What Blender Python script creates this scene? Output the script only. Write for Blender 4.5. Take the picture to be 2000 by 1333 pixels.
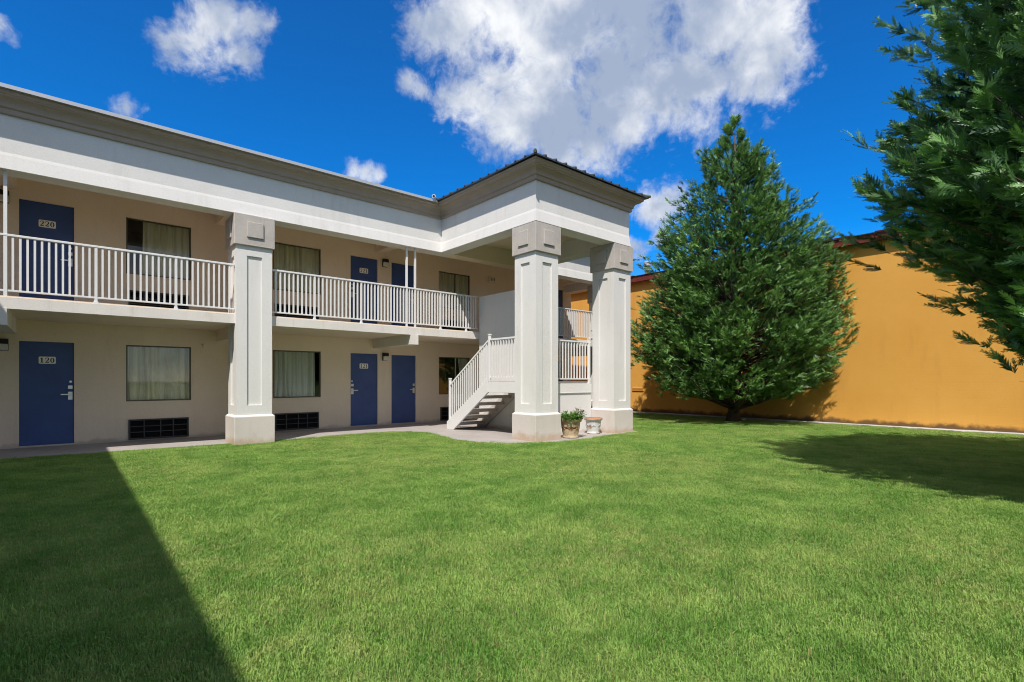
import bpy, math, random
import numpy as np
from mathutils import Vector, Matrix
from mathutils.geometry import tessellate_polygon

random.seed(7)
rng = np.random.default_rng(7)
scn = bpy.context.scene
for o in list(bpy.data.objects):
    bpy.data.objects.remove(o)
col = scn.collection
R_ = math.radians

# ------------------------------------------------------------------ camera
# world axes: +X runs along the motel front, +Y from the lawn towards the motel, metres
cam = bpy.data.cameras.new('camera')
cam.sensor_width = 36.0
cam.lens = 36.0 * 1002.0 / 2000.0
cam.shift_y = (742.0 - 666.5) / 2000.0
cam.clip_start = 0.05
cam.clip_end = 2000.0
cam_o = bpy.data.objects.new('camera', cam)
cam_o.location = (0, 0, 1.30)
cam_o.rotation_euler = (R_(90), 0, -math.asin(0.6553))
col.objects.link(cam_o)
scn.camera = cam_o
FWD = Vector((0.6553, 0.7554, 0)); RGT = Vector((0.7554, -0.6553, 0))

# ------------------------------------------------------------------ sun
SUN_T = Vector((0.55, 0.48, -1.0)).normalized()       # travel direction of the light
SUN_EL = math.asin(-SUN_T.z)
SUN_STRENGTH = 2.0
SKY_STRENGTH = 0.15
EXPOSURE = 1.46
sun = bpy.data.lights.new('sun', 'SUN')
sun.energy = SUN_STRENGTH
sun.angle = R_(0.53)
sun.color = (1.0, 0.93, 0.83)
sun_o = bpy.data.objects.new('sun', sun)
sun_o.rotation_euler = SUN_T.to_track_quat('-Z', 'Y').to_euler()
sun_o.location = (-20, -20, 30)
col.objects.link(sun_o)

vs = scn.view_settings
scn.display_settings.display_device = 'sRGB'
vs.view_transform = 'Standard'
vs.look = 'None'
vs.gamma = 1.0
vs.use_curve_mapping = False
vs.exposure = EXPOSURE
scn.cycles.filter_width = 1.05
scn.cycles.use_denoising = True
scn.cycles.diffuse_bounces = 8

# ------------------------------------------------------------------ node helper
class NT:
    def __init__(s, tree):
        s.t = tree; s.n = tree.nodes; s.l = tree.links
    def new(s, typ, **kw):
        nd = s.n.new(typ)
        ins = kw.pop('ins', {})
        for k, v in kw.items():
            setattr(nd, k, v)
        for k, v in ins.items():
            s.put(nd, k, v)
        return nd
    def put(s, nd, k, v):
        sock = nd.inputs[k]
        if hasattr(v, 'is_output'):
            s.l.new(v, sock)
        else:
            sock.default_value = v
    def math(s, op, a, b=None, c=None, clamp=False):
        nd = s.new('ShaderNodeMath', operation=op, use_clamp=clamp)
        s.put(nd, 0, a)
        if b is not None: s.put(nd, 1, b)
        if c is not None: s.put(nd, 2, c)
        return nd.outputs[0]
    def vmath(s, op, a, b=None):
        nd = s.new('ShaderNodeVectorMath', operation=op)
        s.put(nd, 0, a)
        if b is not None: s.put(nd, 1, b)
        return nd
    def noise(s, vec, scale, detail=4, rough=0.55, lac=2.0):
        nd = s.new('ShaderNodeTexNoise', ins={'Scale': scale, 'Detail': detail, 'Roughness': rough, 'Lacunarity': lac})
        if vec is not None: s.l.new(vec, nd.inputs['Vector'])
        return nd.outputs['Fac']
    def rng(s, v, a, b, c, d, smooth=False):
        nd = s.new('ShaderNodeMapRange', clamp=True)
        if smooth: nd.interpolation_type = 'SMOOTHSTEP'
        for i, x in enumerate((v, a, b, c, d)): s.put(nd, i, x)
        return nd.outputs[0]
    def mix(s, fac, a, b, blend='MIX'):
        nd = s.new('ShaderNodeMix', data_type='RGBA', blend_type=blend)
        s.put(nd, 0, fac)
        for i, v in ((6, a), (7, b)):
            if not hasattr(v, 'is_output') and len(v) == 3: v = (*v, 1)
            s.put(nd, i, v)
        return nd.outputs[2]

# ------------------------------------------------------------------ world: Nishita sky with cumulus clouds
world = bpy.data.worlds.new('World')
scn.world = world
world.use_nodes = True
W = NT(world.node_tree)
W.n.clear()
sky = W.new('ShaderNodeTexSky', sky_type='NISHITA')
sky.sun_disc = False
sky.sun_elevation = SUN_EL
sky.sun_rotation = math.atan2(-SUN_T.x, -SUN_T.y)
sky.altitude = 1500
sky.air_density = 1.0
sky.dust_density = 0.15
sky.ozone_density = 3.0
geo = W.new('ShaderNodeNewGeometry')
dirn = W.new('ShaderNodeTexCoord').outputs['Generated']
sat = W.new('ShaderNodeHueSaturation', ins={'Hue': 0.5, 'Saturation': 1.5, 'Value': .46, 'Fac': 1.0, 'Color': sky.outputs[0]})
skycol = W.new('ShaderNodeVectorMath', operation='MAXIMUM')
W.l.new(W.mix(1.0, sat.outputs[0], (1.0, .86, .98), 'MULTIPLY'), skycol.inputs[0]); skycol.inputs[1].default_value = (0.02, 0.02, 0.02)
skyrgb = skycol.outputs[0]

def cdir(x, y):
    """direction of a cloud given as bearing/height on the photo's tangent plane"""
    return (FWD + RGT * ((x - 1000) / 1002.0) + Vector((0, 0, 1)) * ((742 - y) / 1002.0))
blobs = [  # (x, y, radius) of the puffs of each cumulus
    (905, 40, 110), (830, 60, 62), (1000, 20, 130), (1120, 40, 140), (1250, 30, 140), (1390, 40, 140), (1490, 55, 95),
    (1525, 95, 72), (1470, 130, 100), (1350, 150, 120), (1200, 150, 130), (1070, 130, 100), (965, 150, 60), (930, 190, 72),
    (1000, 230, 90), (1090, 230, 110), (1200, 220, 92), (1285, 180, 76), (1090, 285, 62), (1155, 280, 62), (1000, 270, 45),
    (1400, 160, 60), (1010, -80, 170), (1220, -90, 200), (1430, -60, 150), (1300, -230, 200),
    (402, 52, 46), (440, 42, 50), (488, 50, 42), (335, 92, 44), (388, 90, 50), (425, 105, 36), (472, 100, 36), (512, 45, 24),
    (250, 210, 27), (800, 158, 24), (826, 176, 17), (694, 331, 15), (715, 337, 18), (735, 341, 13), (1285, 408, 36), (1310, 400, 28), (1258, 418, 24),
    (1240, 480, 20), (1290, 462, 18), (-5, 50, 26), (1528, 178, 26),
]
field = None
def add_blob(d, rad, amp=1.0):
    global field
    dist = W.vmath('DISTANCE', dirn, tuple(d.normalized())).outputs['Value']
    v = W.math('MULTIPLY_ADD', dist, -amp / rad, amp)
    field = v if field is None else W.math('SMOOTH_MAX', field, v, 0.18)
for x, y, r in blobs:
    d = cdir(x, y)
    small = min(1.0, .38 + r / 125.0)
    add_blob(d, (1.32 + .5 * (1 - small)) * r / 1002.0 / d.length ** 1.4, small)
cr = random.Random(4)
for k in range(150):   # unseen cumulus round the rest of the sky, made denser as white fill light
    f2 = Vector((cr.gauss(0, 1), cr.gauss(0, 1), abs(cr.gauss(0, .9)) + .15)).normalized()
    if f2.dot((FWD + Vector((0, 0, .3))).normalized()) > .33: continue
    add_blob(f2, cr.uniform(.16, .34))
warp = W.new('ShaderNodeTexNoise', ins={'Scale': 9.0, 'Detail': 4.0, 'Vector': dirn}).outputs['Color']
wv = W.vmath('ADD', dirn, W.vmath('SCALE', W.vmath('SUBTRACT', warp, (.5, .5, .5)).outputs[0]).outputs[0])
wv.inputs[1].links[0].from_node.inputs['Scale'].default_value = 0.06
wdir = wv.outputs[0]
n1 = W.noise(wdir, 8.0, 4, 0.55)
n2 = W.noise(wdir, 24.0, 8, 0.60)
n4 = W.noise(wdir, 70.0, 5, 0.6)
dens = W.math('ADD', field, W.math('MULTIPLY_ADD', n1, 1.1, -0.55))
dens = W.math('ADD', dens, W.math('MULTIPLY_ADD', n2, 1.15, -0.575))
dens = W.math('ADD', dens, W.math('MULTIPLY_ADD', n4, 0.42, -0.21))
alpha = W.rng(dens, 0.05, 0.72, 0.0, 1.0, True)
n3 = W.noise(dirn, 5.5, 3, 0.5)
n5 = W.noise(wdir, 16.0, 5, 0.55)
shade = W.math('ADD', W.math('MULTIPLY', n3, .85), W.math('MULTIPLY', n5, 0.60))
shade = W.math('ADD', shade, W.math('MULTIPLY', W.math('MINIMUM', field, .7), 0.22))
thick = W.rng(shade, 0.56, 0.97, 0.0, 1.0, True)
cloudcol = W.mix(thick, (2.55, 2.58, 2.6), (.90, 1.10, 1.50))
final = W.mix(alpha, skyrgb, cloudcol)
bg = W.new('ShaderNodeBackground', ins={'Strength': SKY_STRENGTH, 'Color': final})
wo = W.new('ShaderNodeOutputWorld')
W.l.new(bg.outputs[0], wo.inputs['Surface'])

# ------------------------------------------------------------------ materials
MATS = {}
def pmat(name, color, rough=0.7, metallic=0.0, spec=0.4):
    m = bpy.data.materials.new(name); m.use_nodes = True
    N = NT(m.node_tree); b = N.n['Principled BSDF']
    b.inputs['Base Color'].default_value = (*color, 1)
    b.inputs['Roughness'].default_value = rough
    b.inputs['Metallic'].default_value = metallic
    b.inputs['Specular IOR Level'].default_value = spec
    MATS[name] = m
    return m, N, b
def worldpos(N):
    return N.new('ShaderNodeNewGeometry').outputs['Position']
def rough_mat(name, color, var=0.08, scale=1.2, bump=0.25, bscale=90.0, rough=0.85, stain=None, stain_amt=0.0, spec=0.25):
    """painted stucco / concrete: grain relief, soft tonal drift and optional streaky dirt"""
    m, N, b = pmat(name, color, rough, spec=spec)
    P = worldpos(N)
    c = N.mix(N.rng(N.noise(P, scale, 5, .6), .3, .7, 0, 1), tuple(x * (1 - var) for x in color), tuple(min(1, x * (1 + var)) for x in color))
    c = N.mix(N.rng(N.noise(P, 45, 3, .7), .35, .65, 0, .5), c, N.mix(1.0, c, (.88, .88, .88), 'MULTIPLY'))
    if stain:
        sv = N.vmath('MULTIPLY', P, (5.0, 5.0, .7)).outputs[0]
        f = N.math('MULTIPLY', N.rng(N.noise(sv, 1.0, 6, .65), .50, .78, 0, 1, True), stain_amt)
        c = N.mix(f, c, stain)
    N.l.new(c, b.inputs['Base Color'])
    h = N.math('ADD', N.noise(P, bscale, 3, .6), N.math('MULTIPLY', N.noise(P, bscale * .3, 3, .6), .8))
    bp = N.new('ShaderNodeBump', ins={'Strength': bump, 'Distance': 0.01, 'Height': h})
    N.l.new(bp.outputs[0], b.inputs['Normal'])
    return m
M_white = rough_mat('white_stucco', (.72, .712, .706), .04, .8, .2, 80, stain=(.52, .49, .47), stain_amt=.35)
M_base = rough_mat('column_base_stucco', (.63, .585, .555), .05, 1.5, .3, 80, stain=(.50, .42, .35), stain_amt=.4)
def splash(m, colr, h):
    N = NT(m.node_tree); b = N.n['Principled BSDF']; P = worldpos(N)
    src = b.inputs['Base Color'].links[0].from_socket
    z = N.new('ShaderNodeSeparateXYZ', ins={0: P}).outputs[2]
    f = N.rng(N.math('ADD', z, N.math('MULTIPLY', N.noise(P, 3.5, 6, .7), -h * 2)), -h * .95, -h * .1, .75, 0, True)
    N.l.new(N.mix(f, src, colr), b.inputs['Base Color'])
splash(M_base, (.46, .33, .22), .22)
splash(M_white, (.48, .40, .32), .14)
M_cap = rough_mat('grey_capital_stucco', (.48, .445, .415), .10, 2.5, .45, 70, stain=(.30, .27, .25), stain_amt=.5)
M_wall = rough_mat('tan_stucco', (.80, .675, .545), .05, .9, .3, 85, stain=(.60, .52, .44), stain_amt=.3)
M_soffit = rough_mat('soffit_paint', (.78, .66, .53), .04, .9, .12, 60)
M_edge = rough_mat('slab_edge_paint', (.72, .69, .66), .05, 2.0, .2, 50, stain=(.50, .44, .38), stain_amt=.55)
M_cornice = rough_mat('taupe_cornice_paint', (.385, .31, .255), .06, 2.0, .08, 60, .6, stain=(.26, .225, .195), stain_amt=.4)
M_walk = rough_mat('walkway_concrete', (.37, .34, .33), .10, 1.3, .2, 40, .8, stain=(.25, .225, .21), stain_amt=.45)
M_stair = rough_mat('stair_concrete', (.50, .47, .44), .08, 2.0, .2, 40, .85, stain=(.32, .29, .26), stain_amt=.5)
M_strip = rough_mat('footing_concrete', (.50, .50, .51), .25, 4.0, .9, 14, .95, stain=(.16, .14, .12), stain_amt=.8)
M_whitemetal = rough_mat('white_enamel_metal', (.76, .76, .77), .02, 3.0, .03, 40, .38, stain=(.62, .58, .54), stain_amt=.25, spec=.5)
M_drip, N, b = pmat('drip_edge_metal', (.50, .51, .53), .35, .3)
M_roofmetal = rough_mat('dark_roof_metal', (.045, .058, .075), .15, 1.5, .05, 30, .38, spec=.5)
M_moss = rough_mat('mossy_ridge_metal', (.10, .11, .07), .3, 8, .4, 40, .8)
M_mainroof = rough_mat('grey_roofing', (.33, .32, .31), .12, 1.0, .4, 30, .9)
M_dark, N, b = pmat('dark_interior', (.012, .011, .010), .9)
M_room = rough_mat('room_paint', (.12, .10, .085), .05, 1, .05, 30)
M_grille, N, b = pmat('charcoal_grille_plastic', (.045, .045, .05), .55)
M_grilleback, N, b = pmat('grille_void', (.008, .008, .01), .8)
M_frame, N, b = pmat('bronze_window_frame', (.13, .11, .085), .45, .4)
M_alu, N, b = pmat('aluminium_mullion', (.55, .55, .54), .4, .7)
M_steel, N, b = pmat('brushed_nickel', (.62, .62, .63), .3, .85)
M_black, N, b = pmat('black_lamp_housing', (.012, .012, .013), .45)
M_diff, N, b = pmat('lamp_diffuser', (.62, .60, .56), .3)
M_plate, N, b = pmat('number_plate_white', (.90, .88, .86), .5)
M_ink, N, b = pmat('number_black', (.012, .012, .014), .5)
M_camw, N, b = pmat('white_plastic', (.78, .78, .79), .35)
M_red = rough_mat('oxblood_fascia_paint', (.15, .032, .026), .15, 3, .1, 50, .5)
M_pipe = rough_mat('galvanised_pipe', (.20, .21, .23), .15, 6, .05, 40, .45, spec=.6)

# door paint: faintly chalky, with scuffs low down
M_door, N, b = pmat('blue_door_paint', (.045, .082, .30), .42)
P = worldpos(N)
c = N.mix(N.rng(N.noise(P, 2.2, 5, .6), .3, .7, 0, 1), (.030, .064, .21), (.042, .088, .27))
c = N.mix(N.math('MULTIPLY', N.rng(N.noise(P, 18, 5, .7), .62, .8, 0, 1), .25), c, (.10, .13, .28))
N.l.new(c, b.inputs['Base Color'])

splash(M_wall, (.42, .36, .31), .12)
# orange wall: painted block with faint course lines and stained foot
M_orange, N, b = pmat('orange_wall_paint', (.60, .30, .055), .85, spec=.2)
P = worldpos(N)
sep = N.new('ShaderNodeSeparateXYZ', ins={0: P})
c = N.mix(N.rng(N.noise(P, .55, 5, .6), .3, .7, 0, 1), (.655, .328, .064), (.715, .38, .086))
sv = N.vmath('MULTIPLY', P, (1.0, 2.2, .35)).outputs[0]
c = N.mix(N.math('MULTIPLY', N.rng(N.noise(sv, 1.0, 5, .6), .52, .8, 0, 1, True), .45), c, (.50, .235, .06))
c = N.mix(N.math('MULTIPLY', N.rng(N.noise(P, 30, 4, .7), .35, .7, 0, 1), .12), c, (.40, .19, .04))
# grime with an edge of its own along the foot of the wall
ft = N.math('ADD', sep.outputs[2], N.math('MULTIPLY', N.noise(P, 2.2, 7, .72), -.42))
c = N.mix(N.rng(ft, -.14, .0, .85, 0, True), c, (.06, .042, .03))
N.l.new(c, b.inputs['Base Color'])
zc = N.math('FRACT', N.math('DIVIDE', sep.outputs[2], .203))
line = N.rng(N.math('ABSOLUTE', N.math('SUBTRACT', zc, .5)), .455, .5, 0, 1, True)
h = N.math('SUBTRACT', N.math('ADD', N.math('MULTIPLY', N.noise(P, 60, 4, .6), .6), N.math('MULTIPLY', N.noise(P, 4, 4, .6), .6)), N.math('MULTIPLY', line, .13))
bp = N.new('ShaderNodeBump', ins={'Strength': .35, 'Distance': .012, 'Height': h})
N.l.new(bp.outputs[0], b.inputs['Normal'])

# glass: thin pane, mirror by Fresnel, otherwise see-through
M_glass = bpy.data.materials.new('window_glass'); M_glass.use_nodes = True
N = NT(M_glass.node_tree); N.n.clear()
fr = N.new('ShaderNodeFresnel', ins={'IOR': 1.42})
tr = N.new('ShaderNodeBsdfTransparent', ins={'Color': (.99, .995, .985, 1)})
gl = N.new('ShaderNodeBsdfGlossy', ins={'Color': (.95, .97, 1, 1), 'Roughness': .004})
mx = N.new('ShaderNodeMixShader', ins={0: N.math('MULTIPLY', fr.outputs[0], 1.0, clamp=True), 1: tr.outputs[0], 2: gl.outputs[0]})
out = N.new('ShaderNodeOutputMaterial'); N.l.new(mx.outputs[0], out.inputs[0])

# curtain cloth
def cloth(name, colr):
    m = bpy.data.materials.new(name); m.use_nodes = True
    N = NT(m.node_tree); N.n.clear()
    P = worldpos(N)
    sv = N.vmath('MULTIPLY', P, (9, 9, .25)).outputs[0]
    c = N.mix(N.rng(N.noise(sv, 1.0, 4, .6), .3, .7, 0, 1), tuple(x * .72 for x in colr), tuple(min(.95, x * 1.06) for x in colr))  # random upright colour streaks, deepened to stand in for fold shading
    d = N.new('ShaderNodeBsdfDiffuse', ins={'Color': c})
    t = N.new('ShaderNodeBsdfTranslucent', ins={'Color': c})
    mx = N.new('ShaderNodeMixShader', ins={0: .06, 1: d.outputs[0], 2: t.outputs[0]})
    out = N.new('ShaderNodeOutputMaterial'); N.l.new(mx.outputs[0], out.inputs[0])
    return m
M_curtain = cloth('beige_curtain_cloth', (.93, .86, .67))
M_curtain2 = cloth('pale_curtain_cloth', (.93, .91, .82))

def leafmat(name, dark, light, transl=.3, rough=.5, attr=True):
    m = bpy.data.materials.new(name); m.use_nodes = True
    N = NT(m.node_tree); N.n.clear()
    if attr:
        f = N.new('ShaderNodeAttribute', attribute_name='tint').outputs['Fac']
    else:
        f = N.new('ShaderNodeObjectInfo').outputs['Random']
    c = N.mix(f, dark, light)
    d = N.new('ShaderNodeBsdfPrincipled', ins={'Base Color': c, 'Roughness': rough, 'Specular IOR Level': .5})
    t = N.new('ShaderNodeBsdfTranslucent', ins={'Color': N.mix(1.0, c, (1.2, 1.25, .6), 'MULTIPLY')})
    mx = N.new('ShaderNodeMixShader', ins={0: transl, 1: d.outputs[0], 2: t.outputs[0]})
    out = N.new('ShaderNodeOutputMaterial'); N.l.new(mx.outputs[0], out.inputs[0])
    return m
M_fol1 = leafmat('cypress_foliage', (.022, .075, .022), (.23, .43, .115), .14, .42)
M_fol2 = leafmat('near_cypress_foliage', (.022, .080, .030), (.22, .44, .14), .14, .42)
M_bark = rough_mat('bark', (.095, .070, .052), .3, 6, .9, 25, .95)
M_plant = leafmat('plant_leaf', (.06, .17, .03), (.17, .33, .07), .3)
M_plant2 = leafmat('grey_leaf', (.10, .15, .07), (.24, .28, .16), .25)
M_soil = rough_mat('potting_soil', (.05, .035, .025), .3, 10, .8, 40, .95)
def potmat(name, paint, clay, lo, hi):
    m, N, b = pmat(name, paint, .75)
    P = worldpos(N)
    c = N.mix(N.rng(N.noise(P, 9, 7, .7), lo, hi, 0, 1, True), clay, paint)
    c = N.mix(N.math('MULTIPLY', N.rng(N.noise(P, 40, 4, .7), .55, .7, 0, 1), .5), c, tuple(x * .55 for x in clay))
    N.l.new(c, b.inputs['Base Color'])
    bp = N.new('ShaderNodeBump', ins={'Strength': .6, 'Distance': .01, 'Height': N.noise(P, 55, 4, .6)})
    N.l.new(bp.outputs[0], b.inputs['Normal'])
    return m
M_pot = potmat('cream_pot_glaze', (.50, .40, .27), (.30, .19, .10), .36, .52)
M_pot2 = potmat('flaked_white_pot_paint', (.60, .61, .60), (.30, .20, .12), .38, .50)
M_clay = rough_mat('bare_terracotta', (.42, .17, .065), .2, 8, .5, 30, .85)

# lawn colours shared by soil sheet and blades
def lawn_colour(N, P, blade):
    big = N.rng(N.noise(P, .32, 4, .6), .36, .66, 0, 1, True)
    mid = N.rng(N.noise(P, 1.7, 5, .65), .32, .70, 0, 1, True)
    small = N.rng(N.noise(P, 7.0, 4, .65), .35, .70, 0, 1, True)
    g0, g1, g2 = ((.158, .33, .066), (.335, .50, .138), (.51, .50, .22)) if blade else ((.08, .14, .03), (.13, .18, .05), (.22, .22, .09))
    c = N.mix(mid, g0, g1)
    c = N.mix(N.math('MULTIPLY', N.math('MULTIPLY', big, small), .62), c, g2)
    return c
M_lawn, N, b = pmat('lawn_soil', (.06, .10, .02), .95, spec=.1)
P = worldpos(N)
N.l.new(lawn_colour(N, P, False), b.inputs['Base Color'])
bp = N.new('ShaderNodeBump', ins={'Strength': .8, 'Distance': .03, 'Height': N.noise(P, 60, 4, .7)})
N.l.new(bp.outputs[0], b.inputs['Normal'])
M_ground, N, b = pmat('far_ground', (.10, .14, .05), .95, spec=.1)
P = worldpos(N)
N.l.new(N.mix(N.noise(P, .3, 5, .6), (.07, .12, .03), (.15, .18, .07)), b.inputs['Base Color'])

M_grass = bpy.data.materials.new('grass_blade'); M_grass.use_nodes = True
N = NT(M_grass.node_tree); N.n.clear()
P = worldpos(N)
c = lawn_colour(N, P, True)
rnd = N.new('ShaderNodeObjectInfo').outputs['Random']
tip = N.new('ShaderNodeAttribute', attribute_name='tint').outputs['Fac']
c = N.mix(N.math('MULTIPLY', N.rng(tip, .91, .97, 0, 1), .75), c, (.42, .36, .17))
c = N.mix(1.0, c, N.mix(rnd, (.80, .84, .80), (1.18, 1.14, 1.1)), 'MULTIPLY')
d = N.new('ShaderNodeBsdfPrincipled', ins={'Base Color': c, 'Roughness': .55, 'Specular IOR Level': .25})
t = N.new('ShaderNodeBsdfTranslucent', ins={'Color': N.mix(1.0, c, (1.15, 1.2, .6), 'MULTIPLY')})
mx = N.new('ShaderNodeMixShader', ins={0: .35, 1: d.outputs[0], 2: t.outputs[0]})
out = N.new('ShaderNodeOutputMaterial'); N.l.new(mx.outputs[0], out.inputs[0])

# ------------------------------------------------------------------ mesh helpers
class MB:
    def __init__(s):
        s.v = []; s.f = []; s.mi = []; s.m = 0
    def face(s, pts):
        i = len(s.v); s.v += [tuple(p) for p in pts]
        s.f.append(tuple(range(i, i + len(pts)))); s.mi.append(s.m)
    def box(s, x0, x1, y0, y1, z0, z1):
        i = len(s.v)
        s.v += [(x, y, z) for z in (z0, z1) for y in (y0, y1) for x in (x0, x1)]
        for q in ((0, 2, 3, 1), (4, 5, 7, 6), (0, 1, 5, 4), (2, 6, 7, 3), (0, 4, 6, 2), (1, 3, 7, 5)):
            s.f.append(tuple(i + k for k in q)); s.mi.append(s.m)
        return s
    def prism(s, poly, axis, t0, t1):
        """poly of 2D points extruded along axis 'x', 'y' or 'z'"""
        def P(p, t):
            return {'x': (t, p[0], p[1]), 'y': (p[0], t, p[1]), 'z': (p[0], p[1], t)}[axis]
        n = len(poly); i = len(s.v)
        s.v += [P(p, t0) for p in poly] + [P(p, t1) for p in poly]
        for k in range(n):
            k2 = (k + 1) % n
            s.f.append((i + k, i + k2, i + n + k2, i + n + k)); s.mi.append(s.m)
        for tri in tessellate_polygon([[Vector((p[0], p[1], 0)) for p in poly]]):
            s.f.append(tuple(i + k for k in tri)); s.mi.append(s.m)
            s.f.append(tuple(i + n + k for k in reversed(tri))); s.mi.append(s.m)
        return s
    def tube(s, pts, radii, seg=8, cap=True):
        i0 = len(s.v); n = len(pts)
        for k in range(n):
            p = Vector(pts[k])
            d = (Vector(pts[min(k + 1, n - 1)]) - Vector(pts[max(k - 1, 0)])).normalized()
            u = d.orthogonal().normalized() if abs(d.z) < .999 else Vector((1, 0, 0))
            if abs(d.z) < .999: u = d.cross(Vector((0, 0, 1))).normalized()
            w = d.cross(u)
            for j in range(seg):
                a = 2 * math.pi * j / seg
                s.v.append(tuple(p + (u * math.cos(a) + w * math.sin(a)) * radii[k]))
        for k in range(n - 1):
            for j in range(seg):
                j2 = (j + 1) % seg
                s.f.append((i0 + k * seg + j, i0 + k * seg + j2, i0 + (k + 1) * seg + j2, i0 + (k + 1) * seg + j)); s.mi.append(s.m)
        if cap:
            s.f.append(tuple(i0 + j for j in reversed(range(seg)))); s.mi.append(s.m)
            s.f.append(tuple(i0 + (n - 1) * seg + j for j in range(seg))); s.mi.append(s.m)
        return s
    def lathe(s, cx, cy, prof, seg=28, wob=None):
        i0 = len(s.v); n = len(prof)
        for (r, z) in prof:
            for j in range(seg):
                a = 2 * math.pi * j / seg
                rr = r + (wob(a, z) if wob else 0)
                s.v.append((cx + rr * math.cos(a), cy + rr * math.sin(a), z))
        for k in range(n - 1):
            for j in range(seg):
                j2 = (j + 1) % seg
                s.f.append((i0 + k * seg + j, i0 + k * seg + j2, i0 + (k + 1) * seg + j2, i0 + (k + 1) * seg + j)); s.mi.append(s.m)
        return s
    def sweep(s, path, prof, closed_prof=True):
        """profile (p, z) swept along a plan path, p measured to the right of travel, mitred corners"""
        i0 = len(s.v); n = len(path); m = len(prof)
        for k in range(n):
            def nrm(a, b):
                d = Vector((b[0] - a[0], b[1] - a[1])).normalized()
                return Vector((d.y, -d.x))
            if k == 0: off = nrm(path[0], path[1])
            elif k == n - 1: off = nrm(path[-2], path[-1])
            else:
                n1, n2 = nrm(path[k - 1], path[k]), nrm(path[k], path[k + 1])
                off = (n1 + n2) / (1 + n1.dot(n2))
            for (p, z) in prof:
                s.v.append((path[k][0] + off.x * p, path[k][1] + off.y * p, z))
        for k in range(n - 1):
            for j in range(m if closed_prof else m - 1):
                j2 = (j + 1) % m
                s.f.append((i0 + k * m + j, i0 + (k + 1) * m + j, i0 + (k + 1) * m + j2, i0 + k * m + j2)); s.mi.append(s.m)
        if closed_prof:
            s.f.append(tuple(i0 + j for j in range(m))); s.mi.append(s.m)
            s.f.append(tuple(i0 + (n - 1) * m + j for j in reversed(range(m)))); s.mi.append(s.m)
        return s
    def mesh(s, name, mats, smooth=False, bevel=0):
        me = bpy.data.meshes.new(name)
        me.from_pydata(s.v, [], s.f)
        for m in (mats if isinstance(mats, (list, tuple)) else [mats]): me.materials.append(m)
        me.polygons.foreach_set('material_index', s.mi)
        me.update()
        import bmesh
        bm = bmesh.new(); bm.from_mesh(me)
        bmesh.ops.recalc_face_normals(bm, faces=bm.faces)
        if bevel:
            bmesh.ops.remove_doubles(bm, verts=bm.verts, dist=1e-5)
            es = [e for e in bm.edges if len(e.link_faces) == 2 and e.calc_face_angle(0) > .6]
            bmesh.ops.bevel(bm, geom=es, offset=bevel, segments=1, affect='EDGES', clamp_overlap=True)
        bm.to_mesh(me); bm.free()
        if smooth:
            me.polygons.foreach_set('use_smooth', [True] * len(me.polygons))
        return me

def link(name, data, parent=None):
    o = bpy.data.objects.new(name, data)
    col.objects.link(o)
    if parent is not None:
        o.parent = parent
        o.matrix_parent_inverse = WORLD[parent.name].inverted()
    WORLD[o.name] = Matrix.Identity(4)
    return o
WORLD = {}
def part(name, mb, mat, parent, label=None, smooth=False, bevel=0):
    o = link(name, mb.mesh(name, mat, smooth, bevel), parent)
    if label: o['label'] = label
    return o
def place(name, me, loc, parent, rotz=0):
    """an instance of shared mesh data standing at a world position"""
    o = link(name, me, parent)
    o.location = loc; o.rotation_euler.z = rotz
    WORLD[o.name] = Matrix.Translation(Vector(loc)) @ Matrix.Rotation(rotz, 4, 'Z')
    return o
def empty(name, loc=(0, 0, 0), parent=None):
    o = bpy.data.objects.new(name, None)
    o.empty_display_size = .1
    col.objects.link(o)
    if parent is not None:
        o.parent = parent
        o.matrix_parent_inverse = WORLD[parent.name].inverted()
    o.location = loc
    WORLD[o.name] = Matrix.Translation(Vector(loc))
    return o
def tag(o, label, cat=None, group=None, kind=None):
    if label: o['label'] = label
    if cat: o['category'] = cat
    if group: o['group'] = group
    if kind: o['kind'] = kind
    return o
def structure(name, mb, mat, label=None):
    o = part(name, mb, mat, None)
    o['kind'] = 'structure'
    if label: o['label'] = label
    return o

# ------------------------------------------------------------------ setting: ground, lawn, walkway
g = MB(); g.face([(-400, -400, -.03), (400, -400, -.03), (400, 400, -.03), (-400, 400, -.03)])
structure('ground', g, M_ground, 'flat green ground reaching the horizon')

walk_edge = [(-2.9, 11.88), (-.83, 11.84), (.51, 11.70), (2.5, 11.62), (3.3, 11.52), (4.0, 11.62), (4.8, 11.72), (5.56, 11.72), (6.1, 11.62),
             (6.5, 11.36), (6.68, 10.9), (6.64, 10.4), (6.48, 9.8), (6.38, 9.3), (6.42, 8.8), (6.56, 8.35), (6.85, 7.95), (7.3, 7.66),
             (7.85, 7.48), (8.7, 7.45), (9.5, 7.58), (10.3, 7.60), (10.85, 7.66), (11.05, 8.0), (11.1, 9.0), (11.1, 11.2), (15.0, 11.2)]
wk = MB(); poly = walk_edge + [(15.0, 13.5), (-5.1, 13.5), (-5.1, -18), (-2.9, -18)]
wk.prism(poly, 'z', -.12, 0.0)
structure('walkway', wk, M_walk, 'grey concrete walkway along the motel front')
lw = MB(); lpoly = [(-2.9, -18)] + walk_edge[0:1] + walk_edge[1:] + [(15.0, 22), (17.3, 22), (17.3, -18)]
for tri in tessellate_polygon([[Vector((p[0], p[1], 0)) for p in lpoly]]):
    lw.face([(lpoly[i][0], lpoly[i][1], -.018) for i in tri])
structure('lawn', lw, M_lawn, 'soil sheet of the clipped green lawn')
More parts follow.
